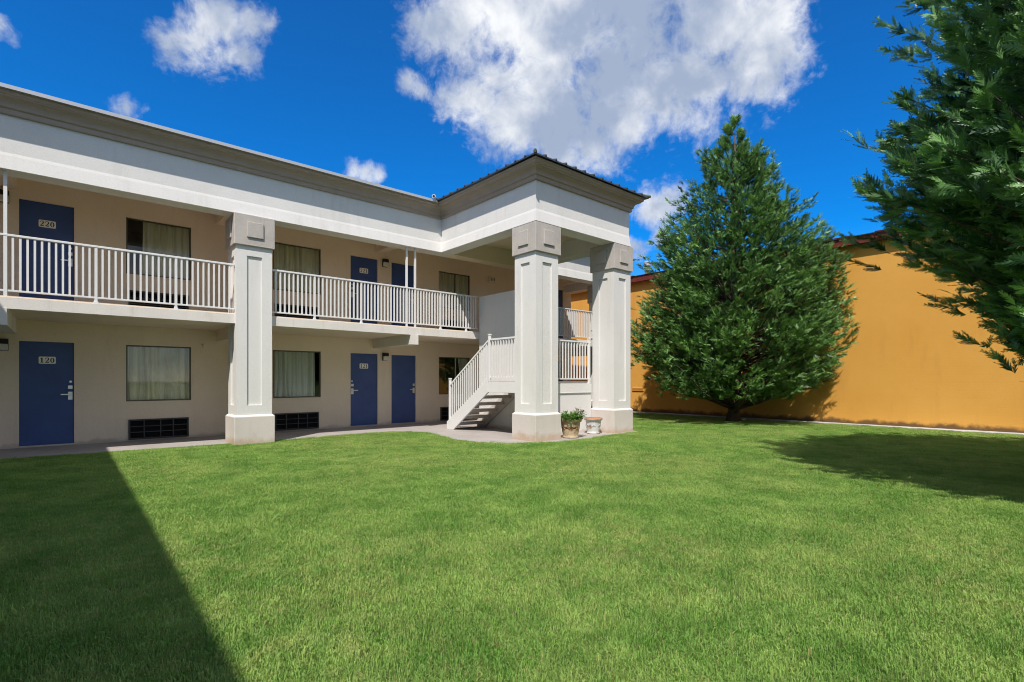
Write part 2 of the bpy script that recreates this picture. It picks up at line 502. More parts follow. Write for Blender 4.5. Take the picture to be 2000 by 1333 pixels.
# broken concrete footing along the orange wall
st = MB(); ys = np.arange(-10, 21, .22); inner = []
for y in ys: inner.append((16.93 + .07 * math.sin(y * 1.7) + random.uniform(-.12, .10), y))
pol = inner + [(17.29, 21), (17.29, -10)]
st.prism(pol, 'z', -.05, .022)
structure('footing_strip', st, M_strip, 'pale broken concrete footing along the orange wall')

# ------------------------------------------------------------------ the motel
motel = empty('motel_building', (6.0, 13.5, 0))
tag(motel, 'two storey white stucco motel with blue doors, white railings and square columns', 'motel')
B = 13.5; FB = 11.4
DOORS = [('120', -.73, .15, .02, 2.08, 'r'), ('121', 5.82, 6.70, .02, 2.07, 'l'), (None, 7.05, 7.93, .02, 2.06, 'r'), (None, 13.45, 14.33, .02, 2.06, 'r'),
         ('220', -.73, .15, 2.68, 4.79, 'r'), ('221', 5.82, 6.70, 2.68, 4.75, 'l'), (None, 7.05, 7.93, 2.68, 4.74, 'r'), (None, 13.45, 14.33, 2.68, 4.74, 'r')]
WINS = [(.94, 2.12, .84, 2.035), (3.86, 5.05, .84, 2.04), (8.71, 9.90, .84, 2.01),
        (.94, 2.12, 3.54, 4.735), (3.86, 5.05, 3.54, 4.735), (8.71, 9.90, 3.54, 4.68)]
ACS = [(.98, 2.07, .03, .455), (3.90, 4.99, .03, .455), (8.76, 9.85, .03, .445),
       (.98, 2.07, 2.76, 3.19), (3.90, 4.99, 2.76, 3.19), (8.76, 9.85, 2.76, 3.17)]

def holed_wall(mb, x0, x1, z0, z1, holes, y, rev):
    xs = sorted({x0, x1, *[h[0] for h in holes], *[h[1] for h in holes]})
    zs = sorted({z0, z1, *[h[2] for h in holes], *[h[3] for h in holes]})
    for i in range(len(xs) - 1):
        for j in range(len(zs) - 1):
            cx, cz = (xs[i] + xs[i + 1]) / 2, (zs[j] + zs[j + 1]) / 2
            if any(h[0] < cx < h[1] and h[2] < cz < h[3] for h in holes): continue
            mb.face([(xs[i], y, zs[j]), (xs[i + 1], y, zs[j]), (xs[i + 1], y, zs[j + 1]), (xs[i], y, zs[j + 1])])
    for (a, b_, c, d) in holes:
        mb.face([(a, y, c), (a, y + rev, c), (a, y + rev, d), (a, y, d)])
        mb.face([(b_, y, c), (b_, y, d), (b_, y + rev, d), (b_, y + rev, c)])
        mb.face([(a, y, d), (a, y + rev, d), (b_, y + rev, d), (b_, y, d)])
        mb.face([(a, y, c), (b_, y, c), (b_, y + rev, c), (a, y + rev, c)])
holes = [d[1:5] for d in DOORS] + WINS + ACS
wl = MB(); holed_wall(wl, -5.1, 14.73, -.05, 5.45, holes, B, .062)
part('wall', wl, M_wall, motel)
wl = MB().box(14.60, 14.73, 13.503, 21.5, -.05, 5.45)
part('end_wall', wl, M_wall, motel)
wl = MB().box(-5.25, -5.1, -18, 13.4, -.05, 5.45)
part('wing_wall', wl, M_wall, motel)

# --- digits for the number plates: serif strokes in a unit cell
def digit(ch):
    polys = []
    if ch == '1':
        polys.append([(.34, 0), (.62, 0), (.62, 1), (.40, 1), (.12, .86), (.12, .80), (.34, .86)])
        polys.append([(.14, 0), (.82, 0), (.82, .08), (.14, .08)])
    elif ch == '0':
        n = 20
        for k in range(n):
            a, b2 = 2 * math.pi * k / n, 2 * math.pi * (k + 1) / n
            polys.append([(.5 + .46 * math.cos(a), .5 + .5 * math.sin(a)), (.5 + .46 * math.cos(b2), .5 + .5 * math.sin(b2)),
                          (.5 + .20 * math.cos(b2), .5 + .42 * math.sin(b2)), (.5 + .20 * math.cos(a), .5 + .42 * math.sin(a))])
    else:
        pts = [(.10, .72), (.14, .88), (.28, .97), (.5, .99), (.70, .93), (.80, .78), (.76, .62), (.62, .46), (.42, .30), (.20, .10)]
        wd = [.16, .12, .07, .07, .15, .23, .23, .17, .11, .09]
        L, Rr = [], []
        for k in range(len(pts)):
            p0, p1 = pts[max(0, k - 1)], pts[min(len(pts) - 1, k + 1)]
            d = Vector((p1[0] - p0[0], p1[1] - p0[1])).normalized()
            L.append((pts[k][0] - d.y * wd[k] / 2, pts[k][1] + d.x * wd[k] / 2)); Rr.append((pts[k][0] + d.y * wd[k] / 2, pts[k][1] - d.x * wd[k] / 2))
        for k in range(len(pts) - 1): polys.append([L[k], Rr[k], Rr[k + 1], L[k + 1]])
        polys.append([(.08, 0), (.84, 0), (.92, .26), (.85, .26), (.78, .17), (.08, .14)])
    return polys
def plate_mesh(num):
    mb = MB(); w, h, r = .125, .070, .02
    pts = []
    for (cx, cz, a0) in ((w - r, h - r, 0), (-w + r, h - r, 90), (-w + r, -h + r, 180), (w - r, -h + r, 270)):
        for k in range(4):
            a = R_(a0 + 30 * k); pts.append((cx + r * math.cos(a), cz + r * math.sin(a)))
    mb.prism(pts, 'y', -.008, 0)
    mb.m = 1
    cw, chh = .067, .096
    for i, ch in enumerate(num):
        ox = -.110 + i * .075
        for pl in digit(ch):
            mb.prism([(ox + p[0] * cw, -chh / 2 + p[1] * chh) for p in pl], 'y', -.0105, -.0078)
    return mb.mesh('number_plate', [M_plate, M_ink])
def handle_mb(sgn):
    mb = MB()
    mb.box(-.035, .035, -.018, 0, -.14, .02)          # lower escutcheon
    mb.box(-.014, .014, -.055, -.0175, -.045, -.017)   # spindle
    mb.prism([(-.016, -.048), (.016, -.048), (.016, -.018), (-.016, -.018)], 'y', -.062, -.05)
    x0, x1 = (-.145, .018) if sgn < 0 else (-.018, .145)
    mb.box(x0, x1, -.066, -.050, -.046, -.020)         # lever
    return mb.mesh('handle', M_steel, bevel=.003)
def lock_mb():
    return MB().box(-.036, .036, -.022, 0, -.035, .035).mesh('lock', M_steel, bevel=.004)
def bolt_mb():
    mb = MB(); mb.tube([(0, 0, 0), (0, -.014, 0)], [.024, .021], 14); mb.tube([(0, -.0142, 0), (0, -.020, 0)], [.010, .010], 10)
    return mb.mesh('deadbolt', M_steel)
ME_h = {-1: handle_mb(-1), 1: handle_mb(1)}; ME_lock = lock_mb(); ME_bolt = bolt_mb()
for num, x0, x1, z0, z1, side in DOORS:
    d = part('door', MB().box(x0 + .045, x1 - .045, B + .030, B + .060, z0 + .012, z1 - .045), M_door, motel,
             ('blue door numbered %s' % num) if num else 'plain blue door without a number', bevel=.003)
    fr = MB()
    fr.box(x0, x0 + .042, B - .006, B + .0605, z0, z1); fr.box(x1 - .042, x1, B - .006, B + .0605, z0, z1); fr.box(x0 + .0425, x1 - .0425, B - .006, B + .0605, z1 - .042, z1)
    part('door_frame', fr, M_wall, d)
    part('threshold', MB().box(x0 + .043, x1 - .043, B + .008, B + .0595, z0 - .02, z0 + .008), M_steel, d)
    part('backing', MB().box(x0 - .02, x1 + .02, B + .0625, B + .08, z0 - .02, z1 + .02), M_dark, d)
    hx = x1 - .10 if side == 'r' else x0 + .10
    yb = B + .0299
    place('handle', ME_h[-1 if side == 'r' else 1], (hx, yb, z0 + 1.02), d)
    place('lock', ME_lock, (hx, yb, z0 + 1.13), d)
    if num: place('deadbolt', ME_bolt, (hx + (.005 if side == 'r' else -.005), yb, z0 + 1.24), d)
    if num: place('number_plate', plate_mesh(num), ((x0 + x1) / 2 - .0, yb, z0 + 1.66), d)

def curtain_mb(x0, x1, z0, z1, y, seed, gap=None, gather=0.0):
    r = random.Random(seed); mb = MB()
    n = int((x1 - x0) * 90); rows = 10
    ph = [r.uniform(0, 6.28) for _ in range(6)]
    grid = []
    for j in range(rows + 1):
        t = j / rows; row = []
        for i in range(n + 1):
            s = i / n; x = x0 + (x1 - x0) * s
            cyc = s * (x1 - x0) * 21 + ph[0] + 1.1 * math.sin(s * 7 + ph[1]) + .25 * math.sin(t * 2.2 + s * 13)
            w = -abs(math.sin(cyc)) ** .7 * (.075 + .022 * math.sin(s * 11 + ph[2])) + .04
            w += .010 * math.sin(s * (x1 - x0) * 21 + ph[3] + t * 1.3 + .8 * math.sin(t * 3 + s * 9))
            w += .006 * math.sin(s * (x1 - x0) * 83 + ph[4] + 2.0 * t)
            dx = .014 * math.sin(t * 4 + s * 17 + ph[5]) * (1 - t)
            if gather: dx += gather * (1 - t) ** 1.5 * (1 - s)
            row.append((x + dx, y + w, z0 + (z1 - z0) * t))
        grid.append(row)
    b0 = len(mb.v)
    for row in grid: mb.v += row
    for j in range(rows):
        for i in range(n):
            a = b0 + j * (n + 1) + i
            mb.f.append((a, a + 1, a + n + 2, a + n + 1)); mb.mi.append(0)
    return mb
for k, (x0, x1, z0, z1) in enumerate(WINS):
    w = MB(); t = .028
    w.box(x0, x0 + t, B + .022, B + .060, z0, z1); w.box(x1 - t, x1, B + .022, B + .060, z0, z1)
    w.box(x0 + t, x1 - t, B + .022, B + .060, z0, z0 + t); w.box(x0 + t, x1 - t, B + .05, B + .085, z1 - t, z1)
    wn = part('window', w, M_frame, motel, bevel=.002)
    mx = {3: x0 + .30, 2: x0 + .62, 5: x0 + .60}.get(k)
    p = MB(); p.box(x0 + t, x1 - t, B + .040, B + .044, z0 + t, z1 - t)
    part('pane', p, M_glass, wn)
    if mx and k != 3:
        part('mullion', MB().box(mx, mx + .035, B + .018, B + .0395, z0 + t, z1 - t), M_alu if k == 2 else M_frame, wn)
    part('sill', MB().box(x0 - .0, x1 + .0, B - .014, B + .021, z0 - .016, z0 - .001), M_wall, wn)
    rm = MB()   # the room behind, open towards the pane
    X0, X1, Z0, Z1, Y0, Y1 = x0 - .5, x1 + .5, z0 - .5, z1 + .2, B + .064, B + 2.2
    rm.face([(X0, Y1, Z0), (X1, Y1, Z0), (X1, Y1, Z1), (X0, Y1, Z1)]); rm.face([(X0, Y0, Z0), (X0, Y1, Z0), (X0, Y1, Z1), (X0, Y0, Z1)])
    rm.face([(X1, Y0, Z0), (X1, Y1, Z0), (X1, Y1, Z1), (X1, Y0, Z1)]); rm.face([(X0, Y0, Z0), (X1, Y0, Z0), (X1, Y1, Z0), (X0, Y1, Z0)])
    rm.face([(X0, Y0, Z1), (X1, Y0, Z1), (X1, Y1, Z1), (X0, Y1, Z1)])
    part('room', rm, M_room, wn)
    y = B + .125
    if k == 3: part('curtain', curtain_mb(x0 + .30, x1 + .1, z0 - .1, z1 + .1, y, 11), M_curtain, wn)
    elif k == 2: part('curtain', curtain_mb(x0 + .80, x1 + .1, z0 - .1, z1 + .1, y, 12, gather=.28), M_curtain2, wn)
    elif k == 1: part('curtain', curtain_mb(x0 - .1, x1 - .12, z0 - .1, z1 + .1, y, 13), M_curtain2, wn)
    else: part('curtain', curtain_mb(x0 - .1, x1 + .1, z0 - .1, z1 + .1, y, 14 + k), M_curtain, wn)

ac_h = MB().box(0, 1.05, -.022, 0, -.009, .009).mesh('bar', M_grille)
ac_v = MB().box(-.010, .010, -.030, 0, 0, .37).mesh('bar', M_grille)
ac_l = MB().prism([(-.022, .0), (-.005, .012), (0, .012), (-.017, 0)], 'x', 0, 1.04).mesh('louvre', M_grilleback)
for k, (x0, x1, z0, z1) in enumerate(ACS):
    a = MB(); t = .03
    a.box(x0, x0 + t, B - .035, B + .0615, z0, z1); a.box(x1 - t, x1, B - .035, B + .0615, z0, z1)
    a.box(x0 + t, x1 - t, B - .035, B + .0615, z0, z0 + t); a.box(x0 + t, x1 - t, B - .035, B + .09, z1 - t, z1)
    gr = part('air_conditioner_grille', a, M_grille, motel, bevel=.003)
    part('backing', MB().box(x0 + t, x1 - t, B + .050, B + .061, z0 + t, z1 - t), M_grilleback, gr)
    for j in (1, 2): place('bar', ac_h, (x0 + .02, B - .006, z0 + t + j * (z1 - z0 - 2 * t) / 3), gr)
    for j in (1, 2, 3): place('bar', ac_v, (x0 + j * (x1 - x0) / 4 + (.02, 0, .02, -.02)[j], B - .003, z0 + t), gr)
    for j in range(14): place('louvre', ac_l, (x0 + .022, B + .038, z0 + t + .006 + j * (z1 - z0 - 2 * t) / 14), gr)

# --- slabs, beams, soffits
part('balcony_slab', MB().box(-2.9, 14.70, FB + .021, B - .002, 2.44, 2.635), M_soffit, motel)
eb = MB(); eb.box(-2.9, 8.677, FB, FB + .02, 2.43, 2.61); eb.box(8.80, 13.96, FB, FB + .02, 2.43, 2.61)
part('slab_edge', eb, M_edge, motel)
part('wing_slab', MB().box(-5.1, -2.96, -17.9, 13.49, 2.44, 2.62), M_edge, motel)
for (x0, x1, zt) in ((-.97, -.72, 2.17), (2.62, 3.05, 2.18), (6.52, 6.74, 2.19), (13.99, 14.68, 2.19)):
    part('cross_beam', MB().box(x0, x1, FB - .004 if x0 < 13 and abs(x0 - 2.62) > .1 else 12.05, B - .003, zt, 2.439), M_edge if x0 in (-.97, 6.52) else M_soffit, motel)
for (x0, x1) in ((-.97, -.72), (2.62, 3.05), (6.60, 6.84), (13.99, 14.68)):
    part('ceiling_beam', MB().box(x0, x1, 11.701, B - .003, 4.90, 5.18), M_soffit, motel)
cl = MB(); cl.box(-5.1, 14.70, 11.69, B + .1, 5.20, 5.26); cl.box(7.77, 10.24, 8.13, 11.299, 5.06, 5.12)
part('ceiling', cl, M_soffit, motel)
part('portico_beam', MB().box(7.766, 10.244, 11.30, 11.70, 4.62, 5.19), M_soffit, motel)

EAVE = [(-2.95, -18.0), (-2.95, 11.34), (7.40, 11.34), (7.40, 7.77), (10.61, 7.77), (10.61, 11.34), (14.74, 11.34), (14.74, 21.5)]
fs = MB().sweep(EAVE, [(-.36, 4.62), (.035, 4.62), (.010, 4.835), (0, 4.885), (0, 5.52), (-.36, 5.52)])
part('fascia', fs, M_white, motel)
cv = [(.0, 5.478), (.045, 5.478), (.052, 5.49), (.052, 5.555), (.062, 5.562), (.078, 5.57)]
for k in range(7):
    a = k / 6 * math.pi / 2
    cv.append((.085 + .115 * (1 - math.cos(a)), 5.575 + .125 * math.sin(a)))
cv += [(.212, 5.702), (.212, 5.715), (.225, 5.72)]
for k in range(6):
    t = k / 5
    cv.append((.228 + .062 * t + .012 * math.sin(t * math.pi * 2), 5.722 + .07 * t))
cv += [(.292, 5.80), (-.05, 5.80)]
part('cornice', MB().sweep(EAVE, cv), M_cornice, motel)
dr = [(.18, 5.801), (.318, 5.801), (.318, 5.775), (.322, 5.775), (.322, 5.835), (.18, 5.85)]
part('drip_edge', MB().sweep(EAVE[:2] + [(7.08, 11.34)], dr), M_drip, motel)
part('drip_edge', MB().sweep([(10.9, 11.34), (14.74, 11.34), (14.74, 21.5)], dr), M_drip, motel)
rf = MB()
rf.face([(-9, 11.06, 5.843), (15.02, 11.06, 5.843), (15.02, 17.5, 6.5), (-9, 17.5, 6.5)])
rf.face([(-9, 17.5, 6.5), (15.02, 17.5, 6.5), (15.02, 24, 5.84), (-9, 24, 5.84)])
rf.face([(-2.66, -18, 5.842), (-2.66, 11.1, 5.842), (-9, 17.4, 6.49), (-9, -18, 6.49)])
part('main_roof', rf, M_mainroof, motel)
# hip roof of the stair tower in standing seam metal
ex0, ex1, ey0, ey1, ez = 7.05, 10.96, 7.42, 11.6, 5.812
slope = .26; rx = (ex0 + ex1) / 2; run = rx - ex0; rz = ez + run * slope
hp = MB(); th = .028
def hip(dz):
    A, Bb, Cc, D = (ex0, ey0, ez + dz), (ex1, ey0, ez + dz), (ex1, ey1, ez + dz), (ex0, ey1, ez + dz)
    P1, P2 = (rx, ey0 + run, rz + dz), (rx, ey1, rz + dz)
    return [[A, Bb, P1], [Bb, Cc, P2, P1], [D, A, P1, P2]]
for q in hip(th): hp.face(q)
for q in hip(0): hp.face(q)
for (p, q) in (((ex0, ey0), (ex1, ey0)), ((ex1, ey0), (ex1, ey1)), ((ex0, ey1), (ex0, ey0))):
    hp.face([(p[0], p[1], ez), (q[0], q[1], ez), (q[0], q[1], ez + th), (p[0], p[1], ez + th)])
part('tower_roof', hp, M_roofmetal, motel)
def rib(x, y, dx, dy, L):
    s = MB()
    n = Vector((dx, dy)); t = Vector((-dy, dx))
    sec = [(-.026, 0), (-.008, .034), (.008, .034), (.026, 0)]
    i0 = len(s.v)
    for d in (0, L):
        for (u, h) in sec: s.v.append((dx * d + t.x * u, dy * d + t.y * u, d * slope + h))
    s.f += [(0, 1, 5, 4), (1, 2, 6, 5), (2, 3, 7, 6), (0, 3, 2, 1), (4, 5, 6, 7)]; s.mi += [0] * 5
    o = place('roof_rib', s.mesh('roof_rib', M_roofmetal), (x, y, ez + th), motel)
nr = 13
for k in range(1, nr):
    x = ex0 + (ex1 - ex0) * k / nr; rib(x, ey0 - .012, 0, 1, max(.15, min(x - ex0, ex1 - x)))
for k in range(1, 14):
    y = ey0 + .30 * k
    if y < 11.2:
        rib(ex0 - .012, y, 1, 0, min(run, y - ey0)); rib(ex1 + .012, y, -1, 0, min(run, y - ey0))
for (x, sx) in ((ex0, 1), (ex1, -1)):
    hc = MB(); hc.tube([(x - sx * .03, ey0 - .03, ez + .045), (x + sx * .25, ey0 + .25, ez + .055 + .25 * slope), (rx, ey0 + run, rz + .06)], [.034, .04, .04], 8)
    part('hip_cap', hc, M_moss, motel)

# --- columns
def recess_face(mb, o, u, n, w, z0, z1, r, depth):
    """rectangular face with a sunk panel; o corner, u along, n outward normal, r = (u0,u1,v0,v1)"""
    o, u, n = Vector(o), Vector(u), Vector(n)
    def P(a, z, d=0): return tuple(o + u * a + Vector((0, 0, z)) - n * d)
    u0, u1, v0, v1 = r
    mb.face([P(0, z0), P(w, z0), P(w, v0), P(0, v0)]); mb.face([P(0, v1), P(w, v1), P(w, z1), P(0, z1)])
    mb.face([P(0, v0), P(u0, v0), P(u0, v1), P(0, v1)]); mb.face([P(u1, v0), P(w, v0), P(w, v1), P(u1, v1)])
    mb.face([P(u0, v0), P(u1, v0), P(u1, v0, depth), P(u0, v0, depth)]); mb.face([P(u0, v1), P(u0, v1, depth), P(u1, v1, depth), P(u1, v1)])
    mb.face([P(u0, v0), P(u0, v0, depth), P(u0, v1, depth), P(u0, v1)]); mb.face([P(u1, v0), P(u1, v1), P(u1, v1, depth), P(u1, v0, depth)])
    mb.face([P(u0, v0, depth), P(u1, v0, depth), P(u1, v1, depth), P(u0, v1, depth)])
def column(x0, y0, label, size=.76):
    c = empty('column', (x0 + size / 2, y0 + size / 2, 0), motel); c['label'] = label
    x1, y1 = x0 + size, y0 + size
    part('base', MB().prism([(x0, y0), (x1, y0), (x1, y1), (x0, y1)], 'z', -.06, .555), M_base, c, bevel=.008)
    s = MB()   # chamfered ledge on top of the base
    e = .045
    lo = [(x0 + .004, y0 + .004, .556), (x1 - .004, y0 + .004, .556), (x1 - .004, y1 - .004, .556), (x0 + .004, y1 - .004, .556)]
    hi = [(x0 + e, y0 + e, .59), (x1 - e, y0 + e, .59), (x1 - e, y1 - e, .59), (x0 + e, y1 - e, .59)]
    for k in range(4): s.face([lo[k], lo[(k + 1) % 4], hi[(k + 1) % 4], hi[k]])
    sx0, sx1, sy0, sy1 = x0 + e, x1 - e, y0 + e, y1 - e; w = sx1 - sx0
    r = (w / 2 - .14, w / 2 + .14, .78, 3.80)
    for (o, u, n) in (((sx0, sy0, 0), (1, 0, 0), (0, -1, 0)), ((sx0, sy1, 0), (0, -1, 0), (-1, 0, 0)), ((sx1, sy0, 0), (0, 1, 0), (1, 0, 0)), ((sx1, sy1, 0), (-1, 0, 0), (0, 1, 0))):
        recess_face(s, o, u, n, w, .59, 4.0, r, .03)
    part('shaft', s, M_white, c)
    part('capital', MB().prism([(x0, y0), (x1, y0), (x1, y1), (x0, y1)], 'z', 4.0, 4.622), M_cap, c, bevel=.008)
    q = .155; cx, cy = (x0 + x1) / 2, (y0 + y1) / 2
    for nm, a in (('f', (cx - q, cx + q, y0 - .028, y0 + .002)), ('l', (x0 - .028, x0 + .002, cy - q, cy + q)), ('r', (x1 - .002, x1 + .028, cy - q, cy + q))):
        part('panel', MB().box(*a, 4.165, 4.475), M_cap, c, bevel=.006)
column(2.50, 11.26, 'square column against the balcony, nearest the lawn')
column(7.37, 7.74, 'square column at the outer corner of the stair tower')
column(9.98, 7.74, 'square column at the far corner of the stair tower')
column(13.97, 11.26, 'square column at the far end of the motel, seen through the stair tower')

# --- balcony railings
bal = MB().box(-.0145, .0145, -.0145, .0145, 2.735, 3.585).mesh('baluster', M_whitemetal)
post = MB(); post.box(-.02, .02, -.02, .02, 2.612, 3.60); post.box(-.035, .035, -.035, .035, 2.611, 2.640)
post.prism([(-.034, 2.64), (.034, 2.64), (.02, 2.69), (-.02, 2.69)], 'y', -.012, .012)
post_me = post.mesh('post', M_whitemetal)
tall_me = MB().box(-.022, .022, -.022, .022, 2.612, 4.618).mesh('tall_post', M_whitemetal)
RY = FB + .045
def railing(x0, x1, posts, talls, label):
    r = empty('railing', ((x0 + x1) / 2, RY, 2.6), motel); r['label'] = label
    part('top_rail', MB().box(x0, x1, RY - .026, RY + .026, 3.586, 3.622), M_whitemetal, r, bevel=.004)
    part('bottom_rail', MB().box(x0, x1, RY - .018, RY + .018, 2.705, 2.734), M_whitemetal, r, bevel=.003)
    stops = sorted(set([x0, *posts, *talls, x1]))
    for p in posts: place('post', post_me, (p, RY, 0), r)
    for p in talls: place('tall_post', tall_me, (p, RY, 0), r)
    for a, b_ in zip(stops[:-1], stops[1:]):
        n = max(1, round((b_ - a) / .0885)); s = (b_ - a) / n
        for k in range(1, n):
            place('baluster', bal, (a + k * s, RY, 0), r)
railing(-2.9, 2.54, (.38, 1.55), (-.74,), 'balcony railing left of the lawn column')
railing(3.24, 8.675, (4.14, 5.23, 7.43, 8.26), (6.43, 6.67), 'balcony railing between the lawn column and the stairs')
railing(10.0, 13.99, (11.2, 12.4, 13.6), (), 'balcony railing beyond the stair tower')

# ------------------------------------------------------------------ staircase (its own thing)
stair = empty('staircase', (8.7, 9.6, 0))
tag(stair, 'white switchback stairs with concrete treads climbing inside the tower', 'staircase')
part('dividing_wall', MB().box(8.68, 8.795, 9.55, 11.395, -.02, 3.60), M_white, stair)
nris = 7; LZ = 1.27; run1 = .275; ytop = 9.66
def zline(y): return LZ * (11.36 - y) / (11.36 - ytop)
for sx in (7.60, 8.60):
    p = [(11.40, 0.0), (11.40, .19), (ytop + .02, LZ + .02), (ytop - .02, LZ + .02), (ytop - .02, LZ - .27), (11.10, 0.0)]
    part('stringer', MB().prism(p, 'x', sx, sx + .045), M_whitemetal if sx < 8 else M_stair, stair, bevel=.004)
tread = MB().box(7.646, 8.599, -.16, .16, -.075, 0).mesh('tread', M_stair)
for k in range(1, nris):
    z = LZ * k / nris; y = 11.36 - (k - .5) * run1 - .02
    place('tread', tread, (0, y, z), stair)
part('landing', MB().box(7.65, 9.94, 8.50, ytop - .025, LZ - .10, LZ - .005), M_stair, stair)
lf = MB(); lf.box(7.60, 7.648, 8.50, ytop - .025, LZ - .27, LZ - .015)
part('landing_fascia', lf, M_whitemetal, stair, bevel=.004)
lf = MB(); lf.box(8.14, 9.97, 8.44, 8.50, .985, 1.20); lf.prism([(8.435, .965), (8.50, .965), (8.50, .985), (8.428, .985)], 'x', 8.14, 9.97)
part('landing_beam', lf, M_white, stair)
part('landing_wall', MB().box(8.14, 9.97, 8.455, 8.55, -.03, .964), M_white, stair)
for sx in (8.80, 9.75):
    p = [(ytop - .02, LZ - .2), (ytop - .02, LZ + .05), (FB - .003, 2.60), (FB - .003, 2.30)]
    part('stringer', MB().prism(p, 'x', sx, sx + .045), M_stair, stair)
tread2 = MB().box(8.846, 9.749, -.16, .16, -.075, 0).mesh('tread', M_stair)
for k in range(1, nris):
    place('tread', tread2, (0, ytop + (k - .5) * run1 * .9, LZ + 1.33 * k / nris), stair)
sr = empty('stair_railing', (7.62, 10.5, .6), stair); WORLD[sr.name] = Matrix.Translation((7.62, 10.5, .6))
def spost(x, y, z0, z1):
    m = MB().box(x - .028, x + .028, y - .028, y + .028, z0, z1)
    m.prism([(x - .036, y - .036), (x + .036, y - .036), (x + .036, y + .036), (x - .036, y + .036)], 'z', z1 + .0005, z1 + .03)
    part('post', m, M_whitemetal, sr, bevel=.004)
xr = 7.622
spost(xr, 11.27, .2, 1.31); spost(xr, 9.60, LZ, 2.36)
def hz(y): return 1.17 + (2.24 - 1.17) * (11.24 - y) / (11.24 - 9.63)
m = MB().prism([(11.24, hz(11.24) - .022), (11.24, hz(11.24) + .022), (9.63, hz(9.63) + .022), (9.63, hz(9.63) - .022)], 'x', xr - .022, xr + .022)
part('handrail', m, M_whitemetal, sr)
def bz(y): return .265 + (1.335 - .265) * (11.24 - y) / (11.24 - 9.63)
m = MB().prism([(11.24, bz(11.24) - .014), (11.24, bz(11.24) + .014), (9.63, bz(9.63) + .014), (9.63, bz(9.63) - .014)], 'x', xr - .016, xr + .016)
part('bottom_rail', m, M_whitemetal, sr)
n = 18
for k in range(1, n):
    y = 11.24 - (11.24 - 9.63) * k / n
    part('baluster', MB().box(xr - .012, xr + .012, y - .0125, y + .0125, bz(y) + .01, hz(y) - .018), M_whitemetal, sr)
part('handrail', MB().box(xr - .022, xr + .022, 8.50, 9.572, 2.235, 2.275), M_whitemetal, sr)
part('bottom_rail', MB().box(xr - .016, xr + .016, 8.50, 9.572, LZ + .06, LZ + .09), M_whitemetal, sr)
lb = MB().box(-.0125, .0125, -.0125, .0125, LZ + .09, 2.234).mesh('baluster', M_whitemetal)
for k in range(1, 11): place('baluster', lb, (xr, 9.572 - k * .0985, 0), sr)
yr = 8.47
part('handrail', MB().box(8.135, 9.965, yr - .022, yr + .022, 2.22, 2.255), M_whitemetal, sr)
part('bottom_rail', MB().box(8.135, 9.965, yr - .016, yr + .016, LZ + .035, LZ + .065), M_whitemetal, sr)
lb2 = MB().box(-.0125, .0125, -.0125, .0125, LZ + .065, 2.219).mesh('baluster', M_whitemetal)
for k in range(1, 18): place('baluster', lb2, (8.135 + k * .102, yr, 0), sr)
spost(9.90, yr - .002, LZ - .07, 2.30)

# ------------------------------------------------------------------ wall lamps and small fittings
def wall_lamp(x, z, label):
    t = empty('wall_lamp', (x, B, z)); tag(t, label, 'wall light', 'lamps beside the motel doors')
    h = MB(); h.prism([(B - .001, .12), (B - .10, .115), (B - .115, .02), (B - .06, .02), (B - .035, -.10), (B - .001, -.11)], 'x', -.08, .08)
    h.v = [(v[0] + x, v[1], v[2] + z) for v in h.v]
    part('housing', h, M_black, t, bevel=.006)
    d = MB(); d.prism([(B - .062, .018), (B - .112, .018), (B - .105, -.07), (B - .075, -.105), (B - .037, -.10)], 'x', -.076, .076)
    d.v = [(v[0] + x, v[1], v[2] + z) for v in d.v]
    part('diffuser', d, M_diff, t, bevel=.008)
wall_lamp(-.90, 4.72, 'dark wall lamp left of door 220 on the balcony')
wall_lamp(-.91, 1.95, 'dark wall lamp left of door 120 at ground level')
wall_lamp(6.88, 4.63, 'dark wall lamp right of door 221 on the balcony')
wall_lamp(6.88, 1.95, 'dark wall lamp right of door 121 at ground level')

cm = empty('security_camera', (6.98, 11.03, 5.85)); tag(cm, 'small white bullet camera on the gutter at the inner roof corner', 'camera')
part('body', MB().tube([(7.04, 11.10, 5.90), (6.92, 10.96, 5.885)], [.045, .045], 12), M_camw, cm, smooth=False)
part('lens', MB().tube([(6.919, 10.959, 5.885), (6.915, 10.955, 5.8845)], [.032, .032], 12), M_black, cm)
part('bracket', MB().tube([(7.0, 11.05, 5.84), (7.0, 11.05, 5.865)], [.03, .02], 8), M_camw, cm)

tp = empty('wall_spigot', (2.36, 13.45, 2.08)); tag(tp, 'small grey pipe stub on the wall beside the lawn column, under the balcony', 'pipe')
part('body', MB().tube([(2.34, 13.5, 2.10), (2.34, 13.40, 2.10), (2.34, 13.385, 2.08), (2.34, 13.385, 2.03)], [.02, .02, .02, .022], 8), M_wall, tp)
jb = empty('junction_box', (10.8, 13.45, 4.66)); tag(jb, 'small tan vent box high on the upper wall beside the stair tower', 'vent box')
part('box', MB().box(10.66, 10.97, 13.44, 13.499, 4.58, 4.75), M_soffit, jb, bevel=.006)
for k in range(3): part('slot', MB().box(10.74 + k * .06, 10.765 + k * .06, 13.436, 13.4402, 4.62, 4.71), M_frame, jb)

